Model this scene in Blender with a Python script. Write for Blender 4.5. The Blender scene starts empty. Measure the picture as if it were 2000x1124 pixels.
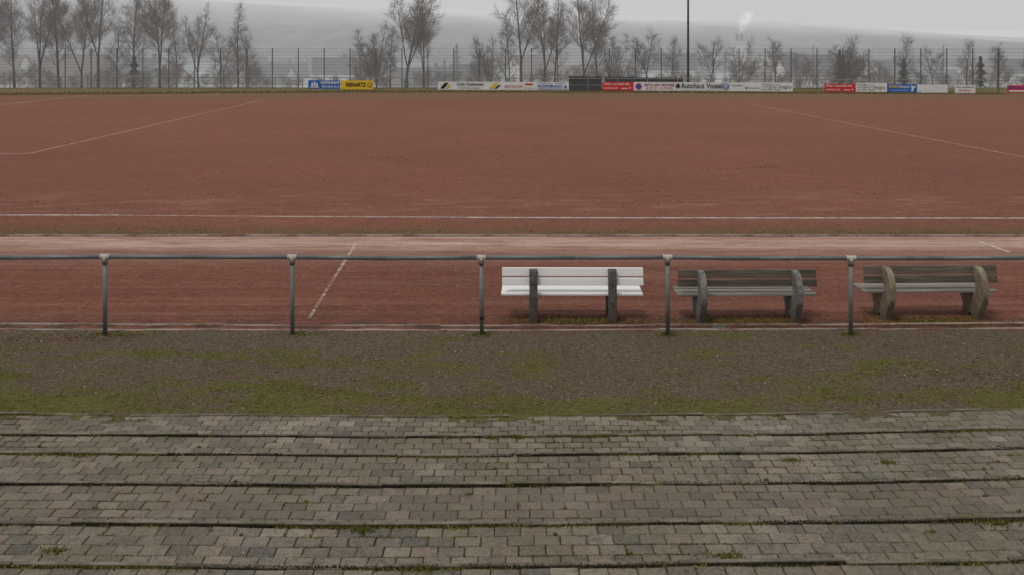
import bpy, math, random, bmesh
from mathutils import Vector, noise, Matrix
random.seed(7)
R=random.random
def U(a,b): return a+(b-a)*R()
scene=bpy.context.scene
COL=scene.collection

# ---------------------------------------------------------------- helpers
class MB:
    def __init__(s): s.v=[];s.f=[];s.m=[];s.t=[]
    def face(s,idx,m=0,t=.5): s.f.append(idx);s.m.append(m);s.t.append(t)
    def poly(s,pts,m=0,t=.5):
        b=len(s.v);s.v+= [tuple(p) for p in pts];s.face(list(range(b,b+len(pts))),m,t)
    def box(s,x0,x1,y0,y1,z0,z1,m=0,t=.5):
        b=len(s.v)
        s.v+=[(x0,y0,z0),(x1,y0,z0),(x1,y1,z0),(x0,y1,z0),(x0,y0,z1),(x1,y0,z1),(x1,y1,z1),(x0,y1,z1)]
        for q in [(0,3,2,1),(4,5,6,7),(0,1,5,4),(1,2,6,5),(2,3,7,6),(3,0,4,7)]:
            s.face([b+i for i in q],m,t)
    def cbox(s,x0,x1,y0,y1,z0,z1,c=.005,m=0,t=.5):
        b=len(s.v)
        def ring(i,z): s.v.extend([(x0+i,y0+i,z),(x1-i,y0+i,z),(x1-i,y1-i,z),(x0+i,y1-i,z)])
        ring(c,z0);ring(0,z0+c);ring(0,z1-c);ring(c,z1)
        s.face([b,b+3,b+2,b+1],m,t)
        for k in range(3):
            for i in range(4):
                j=(i+1)%4
                s.face([b+4*k+i,b+4*k+j,b+4*k+4+j,b+4*k+4+i],m,t)
        s.face([b+12,b+13,b+14,b+15],m,t)
    def tube(s,p0,p1,r0,r1,n=6,m=0,t=.5,cap=True):
        p0=Vector(p0);p1=Vector(p1);d=(p1-p0)
        if d.length<1e-6:return
        d.normalize();a=d.orthogonal().normalized();c=d.cross(a)
        b=len(s.v)
        for p,r in((p0,r0),(p1,r1)):
            for i in range(n):
                an=2*math.pi*i/n
                s.v.append(tuple(p+a*(r*math.cos(an))+c*(r*math.sin(an))))
        for i in range(n):
            j=(i+1)%n
            s.face([b+i,b+j,b+n+j,b+n+i],m,t)
        if cap:
            s.face([b+n+i for i in range(n)],m,t);s.face([b+i for i in reversed(range(n))],m,t)
    def extr(s,prof,x0,x1,m=0,t=.5):
        b=len(s.v);n=len(prof)
        s.v+=[(x0,y,z) for y,z in prof]+[(x1,y,z) for y,z in prof]
        for i in range(n):
            j=(i+1)%n
            s.face([b+i,b+n+i,b+n+j,b+j],m,t)
        s.face([b+i for i in range(n)],m,t);s.face([b+n+i for i in reversed(range(n))],m,t)
    def mesh(s,name,mats,smooth=False):
        me=bpy.data.meshes.new(name);me.from_pydata(s.v,[],s.f)
        for mt in mats: me.materials.append(mt)
        me.polygons.foreach_set('material_index',s.m)
        a=me.attributes.new('tint','FLOAT','FACE');a.data.foreach_set('value',s.t)
        if smooth: me.polygons.foreach_set('use_smooth',[True]*len(s.f))
        me.update();return me
    def obj(s,name,mats,parent=None,smooth=False,**kw):
        return mk(name,s.mesh(name,mats,smooth),parent,**kw)
def mk(name,data,parent=None,label=None,category=None,kind=None,group=None,loc=None):
    o=bpy.data.objects.new(name,data);COL.objects.link(o)
    if parent is not None:o.parent=parent
    if label:o['label']=label
    if category:o['category']=category
    if kind:o['kind']=kind
    if group:o['group']=group
    if loc:o.location=loc
    return o

class N:
    def __init__(s,name):
        s.mat=bpy.data.materials.new(name);s.mat.use_nodes=True
        s.nt=s.mat.node_tree;s.nt.nodes.clear()
        s.out=s.nt.nodes.new('ShaderNodeOutputMaterial')
    def n(s,t,**kw):
        nd=s.nt.nodes.new(t)
        for k,v in kw.items(): setattr(nd,k,v)
        return nd
    def l(s,a,b): s.nt.links.new(a,b)
    def pos(s):
        return s.n('ShaderNodeNewGeometry').outputs['Position']
    def mapping(s,src,sc):
        m=s.n('ShaderNodeMapping');m.inputs['Scale'].default_value=sc;s.l(src,m.inputs['Vector']);return m.outputs[0]
    def noise(s,vec,scale,detail=4,rough=.55):
        t=s.n('ShaderNodeTexNoise');t.inputs['Scale'].default_value=scale;t.inputs['Detail'].default_value=detail
        t.inputs['Roughness'].default_value=rough;s.l(vec,t.inputs['Vector']);return t.outputs['Fac']
    def ramp(s,fac,stops):
        r=s.n('ShaderNodeValToRGB');e=r.color_ramp.elements
        while len(e)<len(stops): e.new(.5)
        for i,(p,c) in enumerate(stops):
            e[i].position=p
            e[i].color=(c,c,c,1) if isinstance(c,(int,float)) else (*c,1)
        s.l(fac,r.inputs[0]);return r.outputs[0]
    def mix(s,fac,a,b,mode='MIX'):
        m=s.n('ShaderNodeMix',data_type='RGBA',blend_type=mode)
        for sock,v in((m.inputs[0],fac),(m.inputs[6],a),(m.inputs[7],b)):
            if hasattr(v,'is_linked'): s.l(v,sock)
            elif isinstance(v,(int,float)): sock.default_value=v
            else: sock.default_value=(*v,1)
        return m.outputs[2]
    def math(s,op,a,b=0,c=None):
        m=s.n('ShaderNodeMath',operation=op)
        for i,v in enumerate((a,b) if c is None else (a,b,c)):
            if hasattr(v,'is_linked'): s.l(v,m.inputs[i])
            else: m.inputs[i].default_value=v
        return m.outputs[0]
    def attr(s,n):
        a=s.n('ShaderNodeAttribute');a.attribute_name=n;return a.outputs['Fac']
    def sep(s,v):
        x=s.n('ShaderNodeSeparateXYZ');s.l(v,x.inputs[0]);return x.outputs
    def done(s,col,rough=.85,bump=None,bs=.3,bd=.01,haze=None,spec=.3,metal=0,alpha=None):
        b=s.n('ShaderNodeBsdfPrincipled')
        if hasattr(col,'is_linked'): s.l(col,b.inputs['Base Color'])
        else: b.inputs['Base Color'].default_value=(*col,1)
        if hasattr(rough,'is_linked'): s.l(rough,b.inputs['Roughness'])
        else: b.inputs['Roughness'].default_value=rough
        b.inputs['Specular IOR Level'].default_value=spec;b.inputs['Metallic'].default_value=metal
        if bump is not None:
            bn=s.n('ShaderNodeBump');bn.inputs['Strength'].default_value=bs;bn.inputs['Distance'].default_value=bd
            s.l(bump,bn.inputs['Height']);s.l(bn.outputs[0],b.inputs['Normal'])
        if alpha is not None: s.l(alpha,b.inputs['Alpha'])
        sh=b.outputs[0]
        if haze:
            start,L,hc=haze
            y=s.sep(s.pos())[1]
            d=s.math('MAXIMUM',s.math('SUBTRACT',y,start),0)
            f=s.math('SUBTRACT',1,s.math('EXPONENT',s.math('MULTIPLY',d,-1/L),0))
            e=s.n('ShaderNodeEmission');e.inputs[0].default_value=(*hc,1)  # distance haze painted in as a pale glow that grows with depth
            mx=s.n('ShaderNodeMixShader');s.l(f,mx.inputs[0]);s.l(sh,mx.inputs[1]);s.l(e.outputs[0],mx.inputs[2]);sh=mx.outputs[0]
        s.l(sh,s.out.inputs[0]);return s.mat
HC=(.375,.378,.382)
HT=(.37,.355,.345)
def simple(name,c1,c2,scale=8,rough=.8,bs=.3,bd=.003,haze=None,spec=.3,metal=0,tint=0,stretch=None):
    q=N(name);p=q.n('ShaderNodeTexCoord').outputs['Object']
    if stretch:p=q.mapping(p,stretch)
    nz=q.noise(p,scale,5,.6)
    c=q.mix(q.ramp(nz,[(.3,0),(.7,1)]),c1,c2)
    if tint:
        t=q.attr('tint');k=q.ramp(t,[(0,1-tint),(1,1.0)]);c=q.mix(1,c,k,'MULTIPLY')
    return q.done(c,rough,nz,bs,bd,haze,spec,metal)

# ---------------------------------------------------------------- camera / world / light
cam=bpy.data.cameras.new('camera');co=mk('camera',cam)
CH=3.87
co.location=(0,0,CH);co.rotation_euler=(math.radians(90),0,0)
cam.lens=36;cam.sensor_width=36;cam.shift_y=-.236;cam.clip_end=8000;cam.clip_start=.1
scene.camera=co
w=bpy.data.worlds.new('World');scene.world=w;w.use_nodes=True
nt=w.node_tree;nt.nodes.clear()
sky=nt.nodes.new('ShaderNodeTexSky');sky.sky_type='NISHITA';sky.sun_disc=False
SE,SA=math.radians(62),math.radians(215)
sky.sun_elevation=SE;sky.sun_rotation=SA
hs=nt.nodes.new('ShaderNodeHueSaturation');hs.inputs['Saturation'].default_value=.12;hs.inputs['Value'].default_value=.09
mx=nt.nodes.new('ShaderNodeMix');mx.data_type='RGBA';mx.inputs[0].default_value=.88;mx.inputs[7].default_value=(.585,.590,.597,1)
bg=nt.nodes.new('ShaderNodeBackground');wo=nt.nodes.new('ShaderNodeOutputWorld')
nt.links.new(sky.outputs[0],hs.inputs['Color']);nt.links.new(hs.outputs[0],mx.inputs[6]);nt.links.new(mx.outputs[2],bg.inputs[0]);nt.links.new(bg.outputs[0],wo.inputs[0])
bg.inputs[1].default_value=1
sl=bpy.data.lights.new('sun','SUN');sl.energy=1.3;sl.angle=math.radians(14);sl.color=(1,.94,.86)
so=mk('sun',sl)
sd=Vector((math.sin(SA)*math.cos(SE),math.cos(SA)*math.cos(SE),math.sin(SE)))
so.rotation_euler=sd.to_track_quat('Z','Y').to_euler()
scene.view_settings.view_transform='Standard';scene.view_settings.look='None';scene.view_settings.exposure=0

# ---------------------------------------------------------------- materials
def cinder_mat(name,track=False):
    q=N(name);p=q.pos()
    big=q.noise(p,.10,5,.6)
    st=q.noise(q.mapping(p,(.35,1.3,1)),.9,8,.75)
    fine=q.noise(p,11,7,.92);fine2=q.noise(p,45,3,.7);mid=q.noise(p,2.4,8,.88)
    a=(.228,.080,.050) if not track else (.200,.066,.040)
    b=(.178,.060,.038) if not track else (.140,.045,.028)
    c=q.mix(q.ramp(big,[(.35,0),(.65,1)]),a,b)
    c=q.mix(q.ramp(st,[(.52,0),(.74,.3)]),c,(.28,.125,.083))
    c=q.mix(q.ramp(st,[(.28,.45),(.46,0)]),c,(.11,.038,.025))
    c=q.mix(q.ramp(mid,[(.36,.65),(.49,0)]),c,(.095,.033,.021))
    c=q.mix(q.ramp(mid,[(.52,0),(.65,.38)]),c,(.32,.138,.09))
    c=q.mix(q.ramp(fine,[(.33,1),(.50,0)]),c,(.05,.019,.013))
    c=q.mix(q.ramp(fine,[(.52,0),(.67,.65)]),c,(.38,.17,.11))
    c=q.mix(q.ramp(fine2,[(.56,0),(.78,.7)]),c,(.42,.25,.18))
    y=q.sep(p)[1];x=q.sep(p)[0]
    if not track:
        c=q.mix(q.ramp(q.math('MULTIPLY',q.math('SUBTRACT',y,22),1/60),[(0,0),(1,.3)]),c,(.215,.098,.068))  # paler with depth: distance haze painted into the cinder colour
        bd_=q.ramp(q.math('MULTIPLY',q.math('SUBTRACT',y,23.2),1/5.0),[(0,.2),(.35,.8),(1,0)])
        bn=q.noise(q.mapping(p,(.3,.9,1)),1.5,8,.85)
        c=q.mix(q.math('MULTIPLY',bd_,q.ramp(bn,[(.50,0),(.64,.7)])),c,(.38,.22,.17))
        vg=q.ramp(q.math('MULTIPLY',q.math('SUBTRACT',y,20.8),1/2.0),[(0,.95),(.45,.55),(.95,0)])
        mn=q.noise(q.mapping(p,(.6,1.6,1)),2.2,6,.7)
        mm=q.math('MULTIPLY',vg,q.ramp(mn,[(.36,0.2),(.58,1)]))
        c=q.mix(mm,c,q.mix(fine,(.07,.055,.02),(.16,.105,.05)))
        c=q.mix(q.ramp(q.math('MULTIPLY',q.math('SUBTRACT',y,70),1/12),[(0,0),(1,.7)]),c,(.15,.10,.055))
    else:
        lt=q.ramp(q.math('MULTIPLY',q.math('SUBTRACT',y,17.8),1/3.0),[(0,0),(.45,.35),(.7,1),(.95,.85),(1,.6)])
        pn=q.noise(q.mapping(p,(.22,1.5,1)),1.6,8,.88)
        c=q.mix(q.math('MULTIPLY',lt,q.ramp(pn,[(.37,0.12),(.56,1)])),c,(.54,.38,.31))
        ls=q.noise(q.mapping(p,(.06,1.6,1)),1.4,7,.75)
        c=q.mix(q.ramp(ls,[(.50,0),(.66,.4)]),c,(.34,.175,.13));c=q.mix(q.ramp(ls,[(.3,.55),(.46,0)]),c,(.085,.03,.022))
        e=q.ramp(q.math('MULTIPLY',q.math('SUBTRACT',y,14.1),1/.9),[(0,.85),(1,0)])
        pm=q.noise(p,3.1,6,.75)
        c=q.mix(q.math('MULTIPLY',e,q.ramp(pm,[(.42,0),(.58,1)])),c,(.065,.042,.022))
    h=q.math('ADD',fine,q.math('MULTIPLY',fine2,.5))
    return q.done(c,.9,h,1,.020,spec=.2)
M_pitch=cinder_mat('red_cinder');M_track=cinder_mat('red_track_cinder',True)

def chalk(name,lo,hi,mx_,col=(.62,.54,.47),sc=3):
    q=N(name);p=q.pos()
    a=q.ramp(q.noise(q.mapping(p,(.7,1,1)),sc,8,.9),[(lo,0),(hi,mx_)])
    return q.done(col,.9,alpha=a)
M_chalk=chalk('chalk_line',.36,.56,.88);M_mid=chalk('half_worn_chalk_line',.38,.58,.72);M_worn=chalk('worn_chalk_line',.40,.60,.6);M_faint=chalk('faded_chalk_line',.42,.7,.4);M_vfaint=chalk('nearly_gone_chalk',.45,.8,.25)
M_brk=chalk('broken_chalk_line',.45,.60,.75,sc=5)
M_long=chalk('dry_chalk_line',.36,.60,.62,(.60,.47,.35));M_yel=chalk('yellowed_chalk',.34,.6,.8,(.55,.42,.2))

q=N('grass_and_terrain');p=q.pos();n1=q.noise(p,.25,6,.65);n2=q.noise(p,5,5,.7)
c=q.mix(q.ramp(n1,[(.35,0),(.65,1)]),(.13,.115,.045),(.22,.15,.07))
c=q.mix(q.ramp(n2,[(.3,.7),(.6,0)]),c,(.06,.055,.028))
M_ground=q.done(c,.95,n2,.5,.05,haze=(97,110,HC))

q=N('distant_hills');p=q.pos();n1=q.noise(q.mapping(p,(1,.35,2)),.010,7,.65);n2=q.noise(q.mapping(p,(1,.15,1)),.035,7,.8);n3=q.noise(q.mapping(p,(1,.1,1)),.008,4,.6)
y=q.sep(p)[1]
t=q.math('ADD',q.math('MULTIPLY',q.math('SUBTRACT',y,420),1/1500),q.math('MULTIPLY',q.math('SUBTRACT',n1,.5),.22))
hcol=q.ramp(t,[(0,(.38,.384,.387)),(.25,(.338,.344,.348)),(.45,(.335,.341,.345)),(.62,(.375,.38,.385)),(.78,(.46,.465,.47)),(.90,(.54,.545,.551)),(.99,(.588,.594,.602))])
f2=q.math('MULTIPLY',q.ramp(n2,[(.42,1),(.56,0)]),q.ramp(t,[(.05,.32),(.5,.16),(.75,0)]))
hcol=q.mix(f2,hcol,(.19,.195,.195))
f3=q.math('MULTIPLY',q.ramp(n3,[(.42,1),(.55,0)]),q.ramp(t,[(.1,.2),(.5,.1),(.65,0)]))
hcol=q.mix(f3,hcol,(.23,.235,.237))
e=q.n('ShaderNodeEmission');q.l(hcol,e.inputs[0])  # hills glow in painted haze tones that fade to the sky colour
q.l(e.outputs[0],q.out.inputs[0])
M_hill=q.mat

q=N('mossy_gravel');p=q.pos();ms=q.n('ShaderNodeAttribute');ms.attribute_name='moss';ms=ms.outputs['Fac']
v=q.n('ShaderNodeTexVoronoi');v.inputs['Scale'].default_value=60;q.l(p,v.inputs['Vector'])
f1=q.noise(p,24,7,.9);f2=q.noise(p,1.1,5,.6);f3=q.noise(p,4,9,.92)
hsx=q.sep(v.outputs['Color'])[0]
c=q.mix(hsx,(.082,.061,.041),(.225,.172,.122))
c=q.mix(q.ramp(f2,[(.35,0),(.65,.6)]),c,(.145,.093,.058))
c=q.mix(q.ramp(f1,[(.34,1),(.50,0)]),c,(.034,.024,.015))
c=q.mix(q.ramp(f1,[(.55,0),(.68,.65)]),c,(.33,.27,.205))
mm=q.ramp(q.math('ADD',q.math('MULTIPLY',ms,.7),q.math('MULTIPLY',f3,.95)),[(.60,0),(.86,.88)])
c=q.mix(mm,c,q.mix(q.ramp(f1,[(.35,0),(.65,1)]),(.042,.043,.008),(.215,.195,.045)))
M_gravel=q.done(c,.95,q.math('SUBTRACT',f1,v.outputs['Distance']),1,.02,spec=.2)

q=N('paving_stone');p=q.pos();t=q.attr('tint')
c=q.ramp(t,[(0,(.095,.09,.084)),(.10,(.145,.13,.112)),(.3,(.185,.16,.128)),(.6,(.235,.202,.158)),(.88,(.305,.262,.205)),(1,(.24,.178,.136))])
f1=q.noise(p,30,7,.9);f2=q.noise(p,.7,6,.65);f3=q.noise(p,4.5,8,.88);f4=q.noise(p,110,2,.6)
c=q.mix(q.ramp(f3,[(.37,.75),(.50,0)]),c,(.075,.062,.047))
c=q.mix(q.ramp(f3,[(.53,0),(.68,.5)]),c,(.35,.31,.245))
c=q.mix(q.ramp(f2,[(.42,0),(.62,.42)]),c,(.135,.112,.075))
c=q.mix(q.ramp(f1,[(.34,1),(.49,0)]),c,(.048,.039,.028))
c=q.mix(q.ramp(f1,[(.55,0),(.68,.55)]),c,(.40,.355,.29))
c=q.mix(q.ramp(f4,[(.55,0),(.72,.6)]),c,(.47,.42,.35))
c=q.mix(q.math('MULTIPLY',q.ramp(f2,[(.45,.15),(.6,.9)]),q.ramp(f3,[(.46,0),(.60,.55)])),c,(.105,.095,.03))
y=q.sep(p)[1]
c=q.mix(q.ramp(q.math('MULTIPLY',q.math('SUBTRACT',y,6.99),1/.98),[(0,0),(.02,.33),(.98,.33),(1,0)]),c,(.15,.11,.09))
M_brick=q.done(c,.88,f1,1,.012,spec=.3)
q=N('joint_soil');p=q.pos();f1=q.noise(p,40,5,.7);f2=q.noise(p,1.6,6,.7)
c=q.mix(f1,(.024,.019,.012),(.065,.052,.034));c=q.mix(q.ramp(f2,[(.42,0),(.56,.9)]),c,q.mix(f1,(.045,.048,.01),(.12,.115,.025)))
M_joint=q.done(c,.95,f1,.6,.01)
q=N('kerb_concrete');p=q.pos();f1=q.noise(p,28,6,.8);f2=q.noise(p,2.4,6,.7)
c=q.mix(f1,(.12,.103,.08),(.29,.253,.20));c=q.mix(q.ramp(f2,[(.42,.7),(.6,0)]),c,(.055,.047,.033))
c=q.mix(q.ramp(q.noise(p,3.3,6,.7),[(.52,0),(.64,.75)]),c,(.08,.08,.02))
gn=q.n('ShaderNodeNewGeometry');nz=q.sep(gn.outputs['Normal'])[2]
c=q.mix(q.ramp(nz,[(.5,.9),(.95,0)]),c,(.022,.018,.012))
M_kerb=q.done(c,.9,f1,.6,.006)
q=N('pale_track_kerb');p=q.pos();f1=q.noise(p,20,5,.7);f2=q.noise(q.mapping(p,(1,3,1)),1.3,6,.8)
c=q.mix(f1,(.22,.165,.135),(.42,.35,.30));c=q.mix(q.ramp(f2,[(.40,.95),(.56,0)]),c,(.13,.075,.053))
M_tkerb=q.done(c,.9,f1,.5,.004)
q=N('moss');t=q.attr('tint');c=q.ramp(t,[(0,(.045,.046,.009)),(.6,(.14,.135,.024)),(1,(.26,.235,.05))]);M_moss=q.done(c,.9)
q=N('pebble');t=q.attr('tint');c=q.ramp(t,[(0,(.055,.04,.028)),(.6,(.165,.128,.093)),(.92,(.26,.212,.162)),(.985,(.36,.31,.255)),(1,(.58,.54,.48))]);M_peb=q.done(c,.85)
q=N('dead_leaf');t=q.attr('tint');c=q.ramp(t,[(0,(.06,.025,.012)),(.5,(.18,.085,.04)),(.85,(.33,.18,.09)),(1,(.50,.37,.25))]);M_leaf=q.done(c,.7)
q=N('galvanised_steel');p=q.pos();f=q.noise(p,14,5,.7);f2=q.noise(p,2.2,4,.7)
c=q.mix(f,(.10,.115,.118),(.20,.215,.215));c=q.mix(q.ramp(f2,[(.5,0),(.7,.7)]),c,(.075,.08,.07))
c=q.mix(q.ramp(q.noise(p,50,4,.7),[(.62,0),(.72,.6)]),c,(.3,.31,.29))
M_steel=q.done(c,.55,f,.2,.002,spec=.5,metal=.25)
M_fit=simple('pale_rail_fitting',(.36,.35,.31),(.54,.51,.46),30,.6)
q=N('white_painted_wood');p=q.pos();f=q.noise(q.mapping(p,(.6,6,6)),3,6,.75);f2=q.noise(p,9,6,.8)
c=q.mix(f,(.70,.70,.69),(.84,.84,.83));c=q.mix(q.ramp(f2,[(.62,0),(.72,.6)]),c,(.42,.41,.38));M_white=q.done(c,.55,f,.2,.002)
M_wood=simple('weathered_brown_wood',(.055,.042,.032),(.19,.155,.12),3.5,.75,.6,.004,stretch=(.5,9,9),tint=.45)
M_seatw=simple('pale_weathered_seat_wood',(.15,.13,.11),(.34,.30,.26),3.5,.7,.6,.004,stretch=(.5,9,9),tint=.4)
def bconc(name,a,b,d):
    q=N(name);p=q.pos();f=q.noise(p,7,6,.8);f2=q.noise(p,32,6,.85);z=q.sep(p)[2]
    c=q.mix(q.ramp(f,[(.38,0),(.62,1)]),a,b);c=q.mix(q.ramp(f2,[(.36,.9),(.5,0)]),c,d);c=q.mix(q.ramp(f2,[(.56,0),(.7,.5)]),c,(.40,.37,.32))
    c=q.mix(q.math('MULTIPLY',q.ramp(z,[(.0,.9),(.22,0)]),q.ramp(f,[(.35,.4),(.6,1)])),c,(.085,.055,.03))
    return q.done(c,.9,f2,1,.008)
M_conc=bconc('grey_bench_concrete',(.11,.11,.10),(.25,.24,.22),(.06,.06,.05))
M_concd=bconc('dark_bench_concrete',(.06,.058,.052),(.125,.12,.11),(.035,.035,.03))
M_concs=bconc('brown_grey_bench_concrete',(.15,.115,.08),(.33,.265,.19),(.075,.055,.036))
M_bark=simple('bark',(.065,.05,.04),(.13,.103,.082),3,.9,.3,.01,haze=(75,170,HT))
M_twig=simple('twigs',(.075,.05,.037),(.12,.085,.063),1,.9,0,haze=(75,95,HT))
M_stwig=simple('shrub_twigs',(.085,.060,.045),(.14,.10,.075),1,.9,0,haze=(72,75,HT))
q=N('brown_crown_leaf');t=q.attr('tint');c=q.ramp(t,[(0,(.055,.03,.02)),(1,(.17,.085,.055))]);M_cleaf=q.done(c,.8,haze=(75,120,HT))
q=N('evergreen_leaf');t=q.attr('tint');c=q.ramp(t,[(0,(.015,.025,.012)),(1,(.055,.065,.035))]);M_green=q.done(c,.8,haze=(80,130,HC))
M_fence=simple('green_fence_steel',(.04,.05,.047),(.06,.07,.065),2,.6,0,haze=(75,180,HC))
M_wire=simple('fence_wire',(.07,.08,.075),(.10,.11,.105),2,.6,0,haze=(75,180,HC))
M_rust=simple('rusty_mast',(.06,.03,.024),(.10,.05,.04),2,.8,0)
M_dark=simple('dark_boards',(.024,.023,.023),(.05,.047,.044),2,.85,.2,stretch=(6,1,.4),haze=(75,260,HC))
M_frail=simple('far_rail_steel',(.16,.17,.17),(.26,.27,.27),2,.6,0)
M_lamp=simple('pale_lamp_glass',(.6,.6,.58),(.7,.7,.68),2,.5,0)
def flat(name,c,haze=None,rough=.6):
    q=N(name);f=q.noise(q.pos(),3,4,.6)
    cc=q.mix(q.ramp(f,[(.3,0),(.8,1)]),c,tuple(v*.82 for v in c));return q.done(cc,rough,haze=haze)
B_blue=flat('banner_blue',(.02,.12,.42));B_yel=flat('banner_yellow',(.72,.45,.02));B_white=flat('banner_white',(.66,.66,.65))
B_red=flat('banner_red',(.58,.035,.03));B_blk=flat('ink_black',(.02,.02,.022));B_mag=flat('ink_magenta',(.35,.03,.2))
B_grey=flat('ink_grey',(.22,.22,.23));B_grn=flat('ink_green',(.05,.28,.08));B_navy=flat('ink_blue',(.02,.08,.35));B_pink=flat('ink_pale_red',(.6,.2,.2))

# ---------------------------------------------------------------- ground sheet
def prof(y):
    pts=[(-60,2.0),(-2,1.4),(3,.2),(5,-.03),(96,-.03),(104,-.8),(160,-6.5),(260,-9),(420,-9),(650,-8),(900,-4),(1150,12),(1400,34),(1700,60),(2000,78),(2600,96),(3200,100)]
    for (a,b),(c,d) in zip(pts,pts[1:]):
        if a<=y<=c:
            t=(y-a)/(c-a);return b+(d-b)*t
    return pts[-1][1]
ys=[-60,-20,-2,0,1.5,3,4,5,30,60,90,96,100,104,115,130,145,160,180,200,230,260,300,350,420]
xs=[-3200+i*80 for i in range(81)]
def gh(x,y):
    z=prof(y)
    if y>900:
        k=min(1,(y-900)/700)
        z+=k*(noise.noise(Vector((x/520,y/520,.3)))*14+noise.noise(Vector((x/160,y/160,5)))*4)
        z-=k*max(-22,min(50,(x+200)*.042))
    elif y>160: z+=noise.noise(Vector((x/90,y/90,0)))*1.2
    return z
def grid(ylist,mat,name,label):
    g=MB();n=len(xs)
    for y in ylist:
        for x in xs: g.v.append((x,y,gh(x,y)))
    for j in range(len(ylist)-1):
        for i in range(n-1):
            g.face([j*n+i,j*n+i+1,(j+1)*n+i+1,(j+1)*n+i])
    return g.obj(name,[mat],smooth=True,kind='structure',label=label,category=name)
grid(ys,M_ground,'ground','brown winter grass ground falling away behind the sports field')
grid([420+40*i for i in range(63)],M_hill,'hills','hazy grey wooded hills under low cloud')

# ---------------------------------------------------------------- pitch, track, markings
def sheet(name,pts,z,mat,label,cat='ground'):
    m=MB();m.poly([(x,y,z) for x,y in pts]);return m.obj(name,[mat],kind='structure',label=label,category=cat)
random.seed(3)
edge=[(75,77.5),(45,81.0),(10,84.4)]
x=8
while x>-50:
    base=84.4+ (8-x)*.03 if x>-12 else 85.0-(-12-x)*.16
    edge.append((x,base+U(-.35,.35)));x-=U(.6,1.6)
edge.append((-75,75))
sheet('pitch',[(-75,20.86),(75,20.86)]+edge,0,M_pitch,'red cinder football pitch with worn chalk lines',cat='pitch')
sheet('running_track',[(-75,14.21),(75,14.21),(75,20.79),(-75,20.79)],0,M_track,'red cinder running track beside the pitch',cat='track')
def line(pts,wd,mat,z=.005,name='pitch_marking',label='worn white chalk line on red cinder'):
    m=MB()
    for (a,b),(c,d) in zip(pts,pts[1:]):
        v=Vector((c-a,d-b));n=Vector((-v.y,v.x)).normalized()*wd/2
        m.poly([(a-n.x,b-n.y,z),(c-n.x,d-n.y,z),(c+n.x,d+n.y,z),(a+n.x,b+n.y,z)])
    return m.obj(name,[mat],kind='structure',label=label,category='marking')
line([(-60,23.6),(-9,23.4)],.13,M_chalk)
line([(-9,23.4),(-5.5,23.22)],.13,M_worn)
line([(-5.5,23.22),(-1,23.08)],.13,M_mid,z=.006)
line([(-1,23.08),(2,23.02),(12,22.98),(60,23.1)],.13,M_chalk)
line([(-17.35,36.8),(-17.9,73.5)],.13,M_long)
line([(-17.3,36.8),(-33.5,36.9)],.16,M_long)
line([(-17.9,73.6),(-33.2,73.9)],.15,M_faint)
line([(-33.9,50),(-33.6,67),(-33.2,80)],.24,M_yel)
line([(-33,78),(-22,82)],.24,M_yel)
line([(18.4,23.1),(17.8,35.7),(16.9,50)],.11,M_long)
line([(16.9,50),(15.9,68)],.11,M_worn);line([(15.9,68),(15.1,82)],.11,M_vfaint)
line([(-40,82.0),(0,82.6),(30,80)],.15,M_vfaint)
line([(31,44.5),(24,50),(25,51)],.12,M_faint)
line([(16.4+9.15*math.cos(a*math.pi/32),56+9.15*math.sin(a*math.pi/32)) for a in range(65)],.14,M_vfaint)
line([(-2.88,14.5),(-2.98,17.6)],.05,M_brk,label='worn start line across the running track')
line([(-2.98,17.6),(-3.05,20.0)],.06,M_mid,label='worn start line across the running track',z=.006)
line([(9.32,19.2),(9.22,20.2)],.09,M_chalk,label='worn start line across the running track',z=.007)
line([(-3.2,19.95),(5.6,19.95)],.05,M_chalk);line([(-40,19.95),(-3.2,19.95)],.05,M_faint);line([(5.6,19.95),(40,19.95)],.05,M_worn)
for yy in (18.75,17.55,16.4,15.3): line([(-40,yy),(40,yy)],.05,M_faint if yy>18 else M_vfaint)

def kerbline(name,yc,wd,z0,z1,mat,label,x0=-40,x1=40,seg=1.0,curve=None,jit=.006,jz=None):
    m=MB();x=x0;jz=jit*.6 if jz is None else jz
    while x<x1:
        cy=yc+(curve(x+seg/2) if curve else 0)+U(-jit,jit);dz=U(-jz,jz)
        sl=((curve(x+seg)-curve(x))if curve else 0)/2;tl=U(-jz,jz)*.8;tw=U(-jit,jit)*.6
        b=len(m.v);m.cbox(x+.002,x+seg-.002,cy-wd/2,cy+wd/2,z0,z1+dz,.005,0,R())
        for i in range(b,len(m.v)):
            vx,vy,vz=m.v[i];u=(vx-x-seg/2)/(seg/2);m.v[i]=(vx,vy+(sl+tw)*u,vz+tl*u)
        x+=seg
    return m.obj(name,[mat],kind='structure',label=label,category='kerb')
kc=lambda x:.0018*(x+1)**2 if abs(x)<9 else .18
kerbline('kerb',20.825,.06,-.1,.035,M_tkerb,'narrow pale concrete kerb on inner edge of track')
kerbline('kerb',14.17,.055,-.1,.012,M_tkerb,'narrow pale concrete kerb on outer edge of track',curve=kc,jit=.01)
kerbline('kerb',13.92,.05,-.1,.012,M_tkerb,'narrow pale concrete kerb beside the gravel strip',curve=kc,jit=.01)
sheet('drainage_channel',[(-40,13.7),(40,13.7),(40,14.21),(-40,14.21)],-.004,M_track,'dirty red drainage strip between two kerbs',cat='channel')
m=MB();gx,gy=2.83,14.03
m.box(gx-.09,gx+.09,gy-.075,gy+.075,-.05,.004,0)
for i in range(7): m.box(gx-.085+i*.026,gx-.073+i*.026,gy-.07,gy+.07,.004,.014,1)
m.obj('drain_grate',[B_blk,M_steel],label='small dark steel drain grate in the kerb channel',category='drain')

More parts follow.
